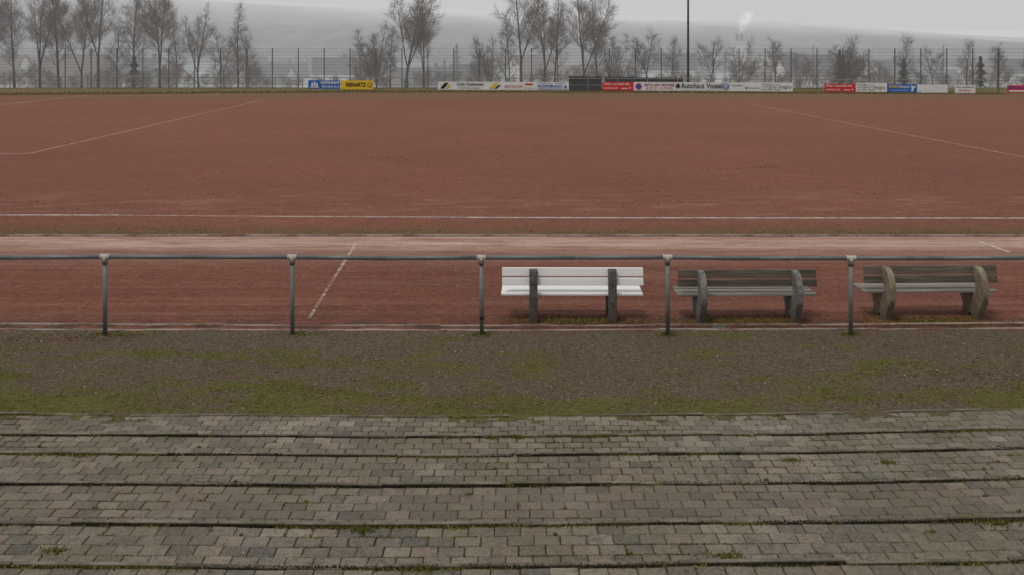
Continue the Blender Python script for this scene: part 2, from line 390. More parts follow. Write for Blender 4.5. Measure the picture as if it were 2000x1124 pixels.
# ---------------------------------------------------------------- gravel strip
def cc(x): 
    x=max(-14,min(14,x))
    return .0046*(x+1.2)**2*(1 if abs(x)<8 else .9)+.010*math.sin(1.7*x)
def mossf(x,y):
    n=noise.fractal(Vector((x*.8,y*1.4,3.3)),.35,2.2,8)*.42+.5
    band=math.exp(-((y-10.95)/.42)**2)*.27+math.exp(-((y-11.9)/.9)**2)*.12-(.12 if y>13.2 else 0)
    lft=.13 if (x<-2.2 and y<11.6) else (.06 if x<1 and y<12.4 else 0)
    if x>3 and y<12:lft-=.05
    return max(0,min(1,(n-.45)*1.25+.06+band+lft))
g=MB();nx,ny=400,80;X0,X1,Y0,Y1=-17,17,10.45,13.93
mv=[]
for j in range(ny+1):
    for i in range(nx+1):
        x=X0+(X1-X0)*i/nx;y=Y0+(Y1-Y0)*j/ny
        z=.004+.012*noise.noise(Vector((x*1.5,y*1.5,0)))+.008*noise.noise(Vector((x*7,y*7,1)))
        if j>ny-4: z=z*.3
        mf=mossf(x,y);g.v.append((x,y+ (cc(x)*.9 if j<34 else cc(x)*.9*max(0,1-(j-34)/34)),z+.008*mf));mv.append(mf)
for j in range(ny):
    for i in range(nx):
        a=j*(nx+1)+i;g.face([a,a+1,a+nx+2,a+nx+1])
me=g.mesh('gravel_path',[M_gravel],True)
at=me.attributes.new('moss','FLOAT','POINT');at.data.foreach_set('value',mv)
mk('gravel_path',me,kind='structure',label='damp gravel strip overgrown with patches of moss',category='path')
g=MB()
def octa(m,x,y,z,r,t):
    b=len(m.v);a=U(0,3.14);e=U(.6,1)
    ca,sa=math.cos(a)*r,math.sin(a)*r
    m.v+=[(x+ca,y+sa,z),(x-sa*e,y+ca*e,z),(x-ca,y-sa,z),(x+sa*e,y-ca*e,z),(x,y,z+r*.8)]
    for i in range(4): m.face([b+i,b+(i+1)%4,b+4],0,t)
for _ in range(32000):
    x=U(-8.5,8.5);y=U(10.72,13.88)
    if mossf(x,y)>.45 and R()<.6: continue
    octa(g,x,y+cc(x)*.6*(y<12),.009,U(.004,.009) if R()<.985 else U(.01,.018),R())
for _ in range(900):
    x=U(-9,9);y=U(14.3,20);octa(g,x,y,0,U(.006,.014),R())
for _ in range(2500):
    x=U(-14,14);y=U(20.9,28);octa(g,x,y,0,U(.006,.014),R()*.9)
g.obj('gravel',[M_peb],kind='stuff',label='loose small grey and brown gravel stones',category='gravel')
def tuft(m,x,y,z,h,w=.006):
    a=U(0,6.28);dx,dy=math.cos(a)*w,math.sin(a)*w
    m.poly([(x-dx,y-dy,z),(x+dx,y+dy,z),(x+U(-w,w)*1.2,y+U(-w,w)*1.2,z+h)],0,R())
g=MB();cnt=0
while cnt<32000:
    x=U(-8,8);y=U(10.75,13.8);mf=mossf(x,y)
    if mf>.10 and R()<(mf-.06)**1.3:
        tuft(g,x,y+cc(x)*.6*(y<12),.009,U(.005,.014),U(.004,.009));cnt+=1
for px,ww in ((-5.35,.45),(-2.85,.3),(-.4,.12),(2.08,.12),(4.53,.12)):
    for _ in range(450):
        tuft(g,random.gauss(px,ww*.6),random.gauss(13.70,.05),.006,U(.008,.020),U(.005,.010))
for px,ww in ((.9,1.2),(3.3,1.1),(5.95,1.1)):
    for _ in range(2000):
        tuft(g,random.gauss(px,ww*.5),random.gauss(14.42,.14),0,U(.006,.02),U(.005,.012))  # moss round the bench feet, thickened to stand in for shade beneath
for _ in range(9000):
    x=U(-22,22);y=20.9+abs(random.gauss(0,.45))
    if noise.noise(Vector((x*.5,y*1.2,8)))+(.25 if x<-5 else 0)>-.05: tuft(g,x,y,0,U(.006,.022),U(.008,.016))
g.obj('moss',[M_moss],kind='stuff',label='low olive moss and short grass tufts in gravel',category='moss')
g=MB()
for _ in range(16000):
    x=U(-48,40);y0=(84.6 if x>-12 else 85.0-(-12-x)*.16) if x<8 else 84.6-(x-8)*.1
    y=y0+abs(random.gauss(0,2.2))
    if y<88-.12*x+3: 
        a=U(0,6.28);w_=U(.02,.06);dx=math.cos(a)*w_;dy=math.sin(a)*w_
        g.poly([(x-dx,y-dy,-.03),(x+dx,y+dy,-.03),(x+U(-.05,.05),y,U(.03,.13))],0,R())
q=N('dry_verge_grass');c=q.ramp(q.attr('tint'),[(0,(.07,.08,.025)),(.5,(.17,.15,.055)),(1,(.30,.21,.09))]);M_vg=q.done(c,.9)
g.obj('verge_grass',[M_vg],kind='stuff',label='rough tan and green grass along the far verge',category='grass')

# ---------------------------------------------------------------- terrace steps
F=[10.70,9.75,8.93,7.97,6.99,6.14,5.30];Z=[.0,.15,.30,.45,.60,.75,.90]
XA,XB=-9,9
mossg=MB();dirtg=MB()
for k in range(len(F)):
    z=Z[k]+.012
    near=(F[k+1] if k+1<len(F) else F[k]-.9)-.03
    kw=.042
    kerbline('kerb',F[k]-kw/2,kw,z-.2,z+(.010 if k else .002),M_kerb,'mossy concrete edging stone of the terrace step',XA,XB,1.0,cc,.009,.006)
    gapk=.014
    m=MB();y=F[k]-kw-gapk
    rd=.134;rows=int((y-near)/rd)+1;wdt=.174
    for r in range(rows):
        x=XA+(wdt/2 if r%2 else 0)+U(-.01,.01)
        ya=y-rd;first=(r==0)
        while x<XB:
            zz=z+U(-.0025,.0025)+.008*noise.noise(Vector((x*1.2,y*1.2,k)));tx=U(-.014,.014);ty=U(-.014,.014)
            if first: zz-=.003+.004*noise.noise(Vector((x*2.2,k,7)))
            t=.04+.96*R()
            if noise.noise(Vector((x*1.3,y*2,k*3)))>.32: t=t*.5
            b=len(m.v);c0=cc(x+.1);jj=U(-.002,.002);ji=U(-.0015,.0015)
            x0,x1,y0,y1=x+.0027+ji,x+wdt-.0027+ji,ya+.0030+c0+jj,y-.0030+c0+jj
            def ring(i,h):
                for (a,bb) in ((x0+i,y0+i),(x1-i,y0+i),(x1-i,y1-i),(x0+i,y1-i)):
                    m.v.append((a,bb+(cc(a)-c0),h+tx*(a-x-.1)+ty*(bb-c0-ya-.07)))
            ring(0,zz-.06);ring(0,zz-.005);ring(.0045,zz)
            for kk in range(2):
                for i in range(4):
                    j=(i+1)%4;m.face([b+4*kk+i,b+4*kk+j,b+4*kk+4+j,b+4*kk+4+i],0,t)
            m.face([b+8,b+9,b+10,b+11],0,t)
            x+=wdt
        y=ya
    n=60
    for i in range(n):
        xa=XA+(XB-XA)*i/n;xb=XA+(XB-XA)*(i+1)/n
        m.poly([(xa,near-.3+cc(xa),z-.013),(xb,near-.3+cc(xb),z-.013),(xb,F[k]-.03+cc(xb),z-.013),(xa,F[k]-.03+cc(xa),z-.013)],1)
    m.obj('pavement',[M_brick,M_joint],kind='structure',label='terrace step paved with worn grey concrete blocks',category='pavement')
    for _ in range(12000):
        x=U(XA+.5,XB-.5)
        v=noise.noise(Vector((x*.55,k*7.3,2)))+.6*noise.noise(Vector((x*2.7,k*3.1,9)))
        if v>.08-.12*(k in(1,4,5)) :
            y=F[k]-kw-abs(random.gauss(0,.018))
            if R()<.7: tuft(mossg,x,y+cc(x),z-.004,U(.006,.018),U(.004,.009))
        if v<.15 and R()<.6 and k:
            y=F[k]-kw*.6-abs(random.gauss(0,.014));tuft(dirtg,x,y+cc(x),z-.004,U(.010,.022),U(.005,.012))
    for _ in range(44000):
        x=U(XA+1.5,XB-1.5);r=random.randrange(0,rows)
        y=F[k]-kw-gapk-rd*r+U(-.005,.005)
        if R()<.3:
            o=(wdt/2 if r%2 else 0);x=XA+o+wdt*round((x-XA-o)/wdt)+U(-.004,.004);y-=U(0,rd)
        if noise.noise(Vector((x*.8,y*1.7,k*5+4)))+.6*noise.noise(Vector((x*5,y*5,k)))>.04:tuft(mossg,x,y+cc(x),z-.006,U(.006,.014),U(.003,.007))
def plantlet(x,y,z,r,n=160):
    for _ in range(n):
        a=U(0,6.28);d=r*abs(random.gauss(0,.55));tuft(mossg,x+math.cos(a)*d*1.3,y+math.sin(a)*d*.6,z,U(.010,.03),U(.003,.009))
for x,k,o in ((-3.72,2,-.07),(-2.95,4,-.42),(3.2,2,-.28),(1.38,4,-.5),(2.4,2,-.2),(-.55,5,-.06),(-.2,1,-.07),(.05,1,-.06),(-1.0,4,-.1),(3.3,4,-.1)):
    plantlet(x,F[k]+o+cc(x),Z[k]+.01,U(.05,.10))
for _ in range(46):
    k=random.randrange(1,6);rr=random.randrange(0,5);x=U(-4.5,4.5);plantlet(x,F[k]-kw-.014-rd*rr+cc(x),Z[k]+.008,U(.012,.03),28)
mossg.obj('moss',[M_moss],kind='stuff',label='green moss growing along the step edges and joints',category='moss')
q=N('dark_soil_crumb');c=q.ramp(q.attr('tint'),[(0,(.015,.012,.008)),(1,(.05,.04,.025))]);M_ds=q.done(c,.95)
dirtg.obj('soil',[M_ds],kind='stuff',label='dark soil and dead moss collected along step edges',category='soil')
m=MB()
for i in range(5):
    f=5.30-.9-.85*i;zz=.9+.012+.15*i
    m.box(XA,XB,f-.9,f-.02,zz-.1,zz+.14,0)
m.obj('pavement',[M_kerb],kind='structure',label='upper terrace steps of weathered concrete',category='pavement')

g=MB()
def leaf(m,x,y,z,s,t):
    a=U(0,6.28);ux,uy=math.cos(a)*s,math.sin(a)*s;vx,vy=-uy*.45,ux*.45;h=U(.1,.6)*s
    m.poly([(x-ux,y-uy,z),(x+vx,y+vy,z+h),(x+ux,y+uy,z+h*.3)],0,t);m.poly([(x-ux,y-uy,z),(x+ux,y+uy,z+h*.3),(x-vx,y-vy,z+h*.9)],0,t)
for _ in range(2600):
    x=U(-8,8);y=U(10.8,13.9)
    leaf(g,x,y,.016,U(.008,.026),R()*.93)
for _ in range(300):
    x=random.gauss(6.4,1.2);y=random.gauss(11.9,.35);leaf(g,x,y,.016,U(.012,.034),U(0,.8))
for _ in range(170):
    x=random.gauss(-5.8,.5);y=random.gauss(13.55,.12);leaf(g,x,y,.014,U(.012,.03),U(0,.7))
for _ in range(300):
    x=U(-9,9);y=U(14.25,20);leaf(g,x,y,.004,U(.01,.022),R())
for _ in range(400):
    x=U(-30,30);y=U(21,50);leaf(g,x,y,.004,U(.012,.03),U(.3,1))
for k in range(6):
    for _ in range(60):
        x=U(-6,6);leaf(g,x,F[k]-.08-abs(random.gauss(0,.2))+cc(x),Z[k]+.022,U(.006,.02),R())
g.obj('fallen_leaves',[M_leaf],kind='stuff',label='scattered small brown fallen leaves and twigs',category='leaves')
g=MB()
for (cx,cy,sx,sy,n) in ((-4.4,35.5,.5,.12,22),(-3.9,34.6,.4,.1,18),(-2.4,41,.9,.3,12),(6.6,32.3,.6,.1,20),(8.2,32.6,.3,.1,20),(4.3,24.5,4,1.0,25),(-9,26,5,1.5,35),(3,46,9,8,60),(0,32,12,5,100)):
    for _ in range(n):
        octa(g,random.gauss(cx,sx),random.gauss(cy,sy),.0,U(.012,.038),R()*.4)
q=N('dark_cinder_clod');c=q.ramp(q.attr('tint'),[(0,(.06,.025,.02)),(1,(.13,.055,.04))]);M_clod=q.done(c,.9)
g.obj('cinder_clods',[M_clod],kind='stuff',label='small dark clods of loose cinder on the pitch',category='clods')

# ---------------------------------------------------------------- near railing
RY=13.7;RZ=1.04
rail=mk('railing',None,label='grey galvanised steel spectator railing along the track',category='railing',loc=(-5.446,RY,0))
m=MB()
posts=[-12.9,-10.4,-7.95,-5.446,-2.94,-.41,2.08,4.535,7.0,9.45,11.9]
rx=lambda x:x+5.446
rzf=lambda x:RZ+.006*math.sin(x*1.1)-.0012*x
for a,b in zip(posts,posts[1:]):
    m.tube((rx(a),0,rzf(a)),(rx((a+b)/2),0,rzf((a+b)/2)-.006),.029,.029,14)
    m.tube((rx((a+b)/2),0,rzf((a+b)/2)-.006),(rx(b),0,rzf(b)),.029,.029,14)
m.obj('handrail',[M_steel],rail,True)
for a in posts:
    m=MB();ln=U(-.008,.008)
    m.tube((ln,0,-.1),(0,0,rzf(a)-.03),.029,.029,14)
    m.tube((0,0,rzf(a)-.10),(0,0,rzf(a)-.02),.036,.036,14)
    if abs(a+.41)<.01: m.tube((ln,0,.22),(ln,0,.26),.034,.034,12,1)
    m.obj('post',[M_steel,B_blk],rail,True,loc=(rx(a),0,0))
    m=MB();m.tube((-.055,0,0),(.055,0,0),.036,.036,16);m.tube((-.06,0,0),(-.048,0,0),.040,.040,16);m.tube((.048,0,0),(.06,0,0),.040,.040,16)
    m.tube((0,0,-.05),(0,0,0),.037,.037,14)
    m.obj('fitting',[M_fit],rail,True,loc=(rx(a),0,rzf(a)))

# ---------------------------------------------------------------- benches
def smooth_loop(pts,it=2):
    for _ in range(it):
        out=[]
        n=len(pts)
        for i in range(n):
            a=pts[i];b=pts[(i+1)%n]
            if a[1]==0 and b[1]==0: out+=[a,b];continue
            if a[1]==0: out+=[a,(a[0]*.25+b[0]*.75,a[1]*.25+b[1]*.75)];continue
            if b[1]==0: out+=[(a[0]*.75+b[0]*.25,a[1]*.75+b[1]*.25),b];continue
            out+=[(a[0]*.75+b[0]*.25,a[1]*.75+b[1]*.25),(a[0]*.25+b[0]*.75,a[1]*.25+b[1]*.75)]
        res=[]
        for p_ in out:
            if not res or (abs(res[-1][0]-p_[0])+abs(res[-1][1]-p_[1]))>1e-5: res.append(p_)
        if abs(res[0][0]-res[-1][0])+abs(res[0][1]-res[-1][1])<1e-5: res.pop()
        pts=res
    return pts
curved=smooth_loop([(-.05,0),(-.06,.06),(-.11,.17),(-.19,.28),(-.235,.41),(-.225,.56),(-.16,.70),(-.06,.785),(.06,.805),(.15,.76),(.14,.70),(.06,.61),(.015,.50),(.02,.385),
        (.30,.38),(.52,.38),(.53,.31),(.43,.20),(.39,.11),(.45,0),(.25,0),(.21,.06),(.15,.055),(.12,0)],2)
straight=[(-.04,0),(-.045,.1),(-.055,.4),(-.03,.65),(-.005,.76),(.03,.785),(.07,.79),(.095,.77),(.075,.64),(.055,.52),(.045,.41),
        (.09,.378),(.50,.378),(.53,.36),(.53,.32),(.50,.24),(.46,.17),(.46,.08),(.48,0),(.35,0),(.335,.08),(.31,.18),(.25,.25),(.16,.24),(.10,.18),(.09,.08),(.10,0)]
def bench(x,y,rot,L,sp,prof,th,zs,mc,ms,mb,label,group='benches beside the track'):
    e=mk('park_bench',None,label=label,category='bench',group=group,loc=(x,y,0));e.rotation_euler=(0,0,rot)
    m=MB()
    for i in range(3):
        w=.50/3
        a=.06+i*w;m.cbox(-L/2-U(0,.02),L/2+U(0,.01),a,a+w-.028,.380*zs,.380*zs+.038+U(-.003,.003),.006,0,R())
    m.obj('seat',[ms],e)
    m=MB()
    for z0,z1,yo in ((.532,.640,.058),(.662,.785,.082)):
        b=len(m.v);m.cbox(-L/2-U(0,.01),L/2+U(0,.01),0,.032,z0*zs,z1*zs,.006,0,R())
        for i in range(b,len(m.v)):
            vx,vy,vz=m.v[i];m.v[i]=(vx,vy+yo+(vz-z0*zs)*.16,vz+U(-.001,.001))
    m.obj('backrest',[mb],e)
    for sx in(-sp/2,sp/2):
        m=MB();m.extr([(a,b*zs) for a,b in prof],-th/2,th/2)
        for dz in(.585,.70): m.tube((0,(-.225 if prof is curved else -.07)+(dz-.55)*.5,dz*zs),(0,.03+dz*.05,dz*zs),.012,.012,8)
        o=m.obj('leg',[mc],e,loc=(sx,0,-.01))
        bv=o.modifiers.new('bevel','BEVEL');bv.width=.014 if prof is curved else .01;bv.segments=2;bv.limit_method='ANGLE';bv.angle_limit=math.radians(60)
    return e
bench(.853,14.32,math.radians(-.4),1.97,1.105,straight,.116,.95,M_concd,M_white,M_white,'white painted slatted bench on dark concrete legs')
bench(3.315,14.34,math.radians(1.0),1.95,1.33,curved,.088,.91,M_conc,M_seatw,M_wood,'weathered brown slatted bench on curved grey concrete legs')
bench(5.96,14.50,math.radians(1.2),1.90,1.31,curved,.092,.94,M_concs,M_seatw,M_wood,'weathered brown slatted bench on sandy curved concrete legs')

# ---------------------------------------------------------------- far railing, banners
SL=-.12;D0=87.6;ANG=math.atan(SL)
def fd(px,off=0):
    t=(px-1000)/2000;D=(D0+off)/(1-SL*t);return t*D,D
fr=mk('railing',None,label='thin steel railing along the far side of pitch',category='railing',loc=(0,D0,0));fr.rotation_euler=(0,0,ANG)
m=MB();m.tube((-62,0,1.1),(58,0,1.1),.032,.032,6);m.tube((-62,0,.55),(58,0,.55),.018,.018,5);m.obj('handrail',[M_frail],fr)
pm=MB();pm.tube((0,0,-.1),(0,0,1.1),.035,.035,6);pme=pm.mesh('post',[M_frail])
for i in range(48): mk('post',pme,fr,loc=(-61+i*2.5,0,0))

def textmesh(s,mat,x0,x1,z0,z1,y=-.02,bold=0):
    cu=bpy.data.curves.new('lettering','FONT');cu.body=s;cu.resolution_u=3;cu.offset=bold
    to=bpy.data.objects.new('tmp',cu);COL.objects.link(to)
    dg=bpy.context.evaluated_depsgraph_get();dg.update()
    me=bpy.data.meshes.new_from_object(to.evaluated_get(dg));bpy.data.objects.remove(to)
    vx=[v.co.x for v in me.vertices];vy=[v.co.y for v in me.vertices]
    a,b,c,d=min(vx),max(vx),min(vy),max(vy)
    for v in me.vertices:
        v.co=(x0+(v.co.x-a)/(b-a)*(x1-x0),y,z0+(v.co.y-c)/(d-c)*(z1-z0))
    me.materials.clear();me.materials.append(mat);me.name='lettering';return me
def disc(m,x,z,r,y,mi,n=20,rx=1):
    m.poly([(x+rx*r*math.cos(2*math.pi*i/n),y,z+r*math.sin(2*math.pi*i/n)) for i in range(n)],mi)
BM=[B_white,B_blue,B_yel,B_red,B_blk,B_mag,B_grey,B_grn,B_navy,B_pink]
W_,BL,YE,RE,BK,MA,GY,GR,NV,PK=range(10)
def banner(p0,p1,col,texts,shapes,label,z0=.1,z1=.83):
    (xa,ya),(xb,yb)=fd(p0,-.1),fd(p1,-.1)
    L=math.hypot(xb-xa,yb-ya)
    e=mk('banner',None,label=label,category='banner',group='advertising banners on the far railing',loc=(xa,ya,z0));e.rotation_euler=(0,0,ANG)
    H=z1-z0;b=MB();n=12;wv=lambda a:.008*math.sin(a*2.3)
    for a in [L*i/n for i in range(n+1)]: b.v+=[(a,wv(a),0),(a,wv(a+.4),H)]
    for i in range(n): b.face([2*i,2*i+2,2*i+3,2*i+1])
    b.obj('sheet',[BM[col]],e)
    for (s,c,u0,u1,v0,v1,*bo) in texts:
        mk('lettering',textmesh(s,BM[c],u0*L,u1*L,v0*H,v1*H,-.02,bo[0] if bo else .012),e)
    if shapes:
        m=MB()
        for k,sh in enumerate(shapes):
            y=-.024-.003*k
            if sh[0]=='disc': disc(m,sh[1]*L,sh[2]*H,sh[3]*H,y,sh[4],sh[5] if len(sh)>5 else 20)
            elif sh[0]=='poly': m.poly([(u*L,y,v*H) for u,v in sh[1]],sh[2])
        m.obj('emblem',BM,e)
def P(u0,u1,v0,v1,c): return ('poly',[(u0,v0),(u1,v0),(u1,v1),(u0,v1)],c)
banner(602,664.5,BL,[('RESTAURANT',W_,.40,.98,.56,.92,.03),('☎ 0128-45 36 42',W_,.42,.98,.08,.42,.02)],
  [P(.06,.34,.14,.26,W_),P(.1,.16,.3,.7,W_),P(.18,.22,.3,.85,W_),P(.24,.3,.3,.7,W_)],'blue restaurant banner with white lettering and crest',.12,.87)
banner(665.5,729,YE,[('REINARTZ',BK,.16,.78,.28,.74,.035)],
  [('disc',.89,.5,.27,BK),('disc',.89,.5,.20,YE),('poly',[(.83,.44),(.9,.44),(.88,.56),(.95,.56),(.87,.58),(.89,.5)],BK)],'yellow car dealer banner with black lettering and round emblem',.10,.86)
banner(855,980,W_,[('Guido Kinshammer',BK,.30,.72,.50,.92,.012),('Dachdeckermeister',GY,.32,.66,.15,.36)],
  [('poly',[(.04,.15),(.1,.15),(.17,.85),(.11,.85)],BK),('poly',[(.12,.15),(.16,.15),(.21,.6),(.17,.6)],YE),('poly',[(.80,.15),(.86,.15),(.95,.85),(.89,.85)],YE),('poly',[(.88,.15),(.92,.15),(.99,.6),(.95,.6)],BK)],'long white banner with black lettering and slanted emblems',.10,.80)
banner(980.5,1047,W_,[('MEISTERWORK',PK,.08,.62,.25,.6),('Tel. 24 42 - 83',GY,.66,.97,.12,.3)],[P(.68,.9,.6,.82,RE)],'white banner with pale red lettering',.10,.80)
banner(1047.5,1111,W_,[('KONRAD',NV,.05,.8,.3,.66,.03),('Heizung - Sanitär',NV,.05,.9,.76,.92)],[P(.03,.97,.1,.18,NV),('poly',[(.84,.3),(.95,.3),(.9,.66)],NV)],'white banner with blue lettering',.10,.80)
banner(1176,1237,RE,[('Wenn´s um Geld geht',W_,.05,.88,.56,.9,.018),('www.ksk-eu.de',W_,.05,.5,.18,.42,.01)],[('disc',.9,.3,.09,W_),P(.62,.82,.2,.3,W_)],'red savings bank banner with white lettering')
banner(1237.5,1320,W_,[('METALLBAU MÖHRER',MA,.26,.97,.52,.88,.02),('0 22 51 / 5 79 02',RE,.3,.93,.12,.42,.01)],[('disc',.12,.5,.4,MA,6),('disc',.12,.5,.22,NV,6)],'white banner with magenta lettering and hexagon emblem')
banner(1320.5,1425,W_,[('Autohaus Vossel',BK,.09,.86,.30,.93,.016),('Inh. A. Vossel, Euskirchener Str. 10 - Telefon 0 24 43 / 50 05',GY,.1,.86,.06,.18)],
  [('disc',.93,.52,.42,NV),('disc',.93,.52,.37,W_),('disc',.93,.52,.32,NV),('poly',[(.893,.70),(.908,.70),(.928,.3),(.92,.22)],W_),('poly',[(.967,.70),(.952,.70),(.932,.3),(.94,.22)],W_),('poly',[(.913,.76),(.947,.76),(.93,.5)],W_),
   ('disc',.035,.55,.24,BK,7),('disc',.045,.78,.11,BK,6)],'white car dealer banner with black lettering and round emblem')
banner(1425.5,1486,W_,[('Kerngruppe',GR,.58,.97,.25,.48,.01)],[P(.06,.4,.62,.7,GY),P(.5,.56,.25,.5,GR)],'mostly blank white banner with small green lettering')
def eregio(a,b):
    banner(a,b,W_,[('Energie',BK,.04,.38,.68,.86,.01),('für die Region',BK,.04,.4,.42,.6,.01),('vor Ort',BK,.04,.36,.16,.34,.01),('e',GY,.47,.55,.3,.62,.02),('regio',GY,.6,.95,.2,.70,.012)],
      [('disc',.51,.46,.34,GY,20),('disc',.51,.46,.26,W_,20),P(.47,.56,.43,.49,GY)],'white energy company banner with grey lettering')
eregio(1487,1548.5);
banner(1610,1671,RE,[('Wenn´s um Geld geht',W_,.05,.88,.56,.9,.018),('www.ksk-eu.de',W_,.05,.5,.18,.42,.01)],[('disc',.9,.3,.09,W_),P(.62,.82,.2,.3,W_)],'red savings bank banner with white lettering',.08,.75)
eregio(1672,1732)
banner(1733,1791,BL,[('SPORT',YE,.05,.38,.5,.88,.02),('BÖNING',W_,.4,.75,.5,.88,.02),('www.sport-boening.de',W_,.08,.7,.15,.32)],[('poly',[(.8,.1),(.86,.1),(.9,.5),(.97,.7),(.93,.8),(.86,.68),(.84,.9),(.79,.85),(.82,.5)],W_)],'blue sports shop banner with white lettering',.08,.75)
banner(1791.5,1851,W_,[('www.',PK,.05,.15,.1,.2)],None,'blank white banner on the railing',.06,.72)
banner(1865,1905,W_,[('Förderer der Jugendabteilung',BK,.06,.94,.62,.84,.01),('SJ Rademach',RE,.2,.8,.2,.46,.015)],None,'small white banner with two lines of lettering',.04,.68)
banner(1967,2026,RE,[('METALLBAU',NV,.06,.8,.5,.86,.02)],[P(.06,.7,.15,.35,W_)],'red banner with blue lettering',.08,.70)

def boards(p0,p1,z1,mat,label):
    (xa,ya),(xb,yb)=fd(p0,1.6),fd(p1,1.6);L=math.hypot(xb-xa,yb-ya)
    m=MB();x=0
    while x<L-.2:
        w_=1.2;m.box(x,min(L,x+w_)-.03,0,.04,-.1,z1+U(-.04,.04),0,R());m.box(x-.05,x+.05,.041,.12,-.1,z1+.08,0);x+=w_
    m.box(0,L,-.03,-.002,z1-.2,z1-.12,0)
    o=m.obj('board_wall',[mat],label=label,category='wall',loc=(xa,ya,0));o.rotation_euler=(0,0,ANG)
boards(1112,1176,1.22,M_dark,'dark board shelter wall behind the railing')
boards(1182,1335,1.18,M_dark,'low dark board wall behind the advertising banners')

# ---------------------------------------------------------------- tall fence
fe=mk('fence',None,label='tall dark green wire ball-stop fence behind pitch',category='fence',loc=(0,D0+3.2,0));fe.rotation_euler=(0,0,ANG*.85)
def fpx(px): 
    s=-.10;t=(px-1000)/2000;D=(D0+3.2)/(1-s*t);return t*D*1.006
pm=MB();pm.box(-.038,.038,-.035,.035,-.5,3.66);pme=pm.mesh('post',[M_fence])
px=-75
while px<2090:
    x=fpx(px);mk('post',pme,fe,loc=(x,0,0));px+=50.6
m=MB()
for i in range(13):
    z=.1+i*.292
    m.box(-56,52,-.055,-.045,z-.009,z+.009)
for i in range(0,720):
    x=-56+i*.15
    m.box(x-.003,x+.003,-.062,-.056,.05,3.62)
m.obj('wire_mesh',[M_wire],fe)
m=MB();m.tube((0,0,-1),(0,0,6),.11,.09,10);m.tube((0,0,6),(0,0,14),.09,.06,10)
for i in range(26): m.tube((-.14,0,.9+i*.5),(.14,0,.9+i*.5),.016,.016,4)
x,y=fd(1344,4.6)
mk('mast',m.mesh('mast',[M_rust]),label='tall thin rusty brown mast behind the fence',category='mast',loc=(x,y,0))
for px,d,h in ((1416,112,4.0),(1588,118,4.8),(1687,108,4.3),(1842,116,4.9)):
    x=(px-1000)/2000*d;zb=prof(d)
    e=mk('street_lamp',None,label='slim steel street lamp with small pale head',category='lamp',group='street lamps beyond the fence',loc=(x,d,zb))
    top=h-zb-1.0
    m=MB();m.tube((0,0,-.3),(0,0,top),.06,.04,8);m.tube((0,0,top),(.35,0,top+.12),.035,.03,6);m.obj('pole',[M_frail],e)
    m=MB();m.cbox(.25,.75,-.12,.12,top+.06,top+.2,.04);m.obj('lamp_head',[M_lamp],e)

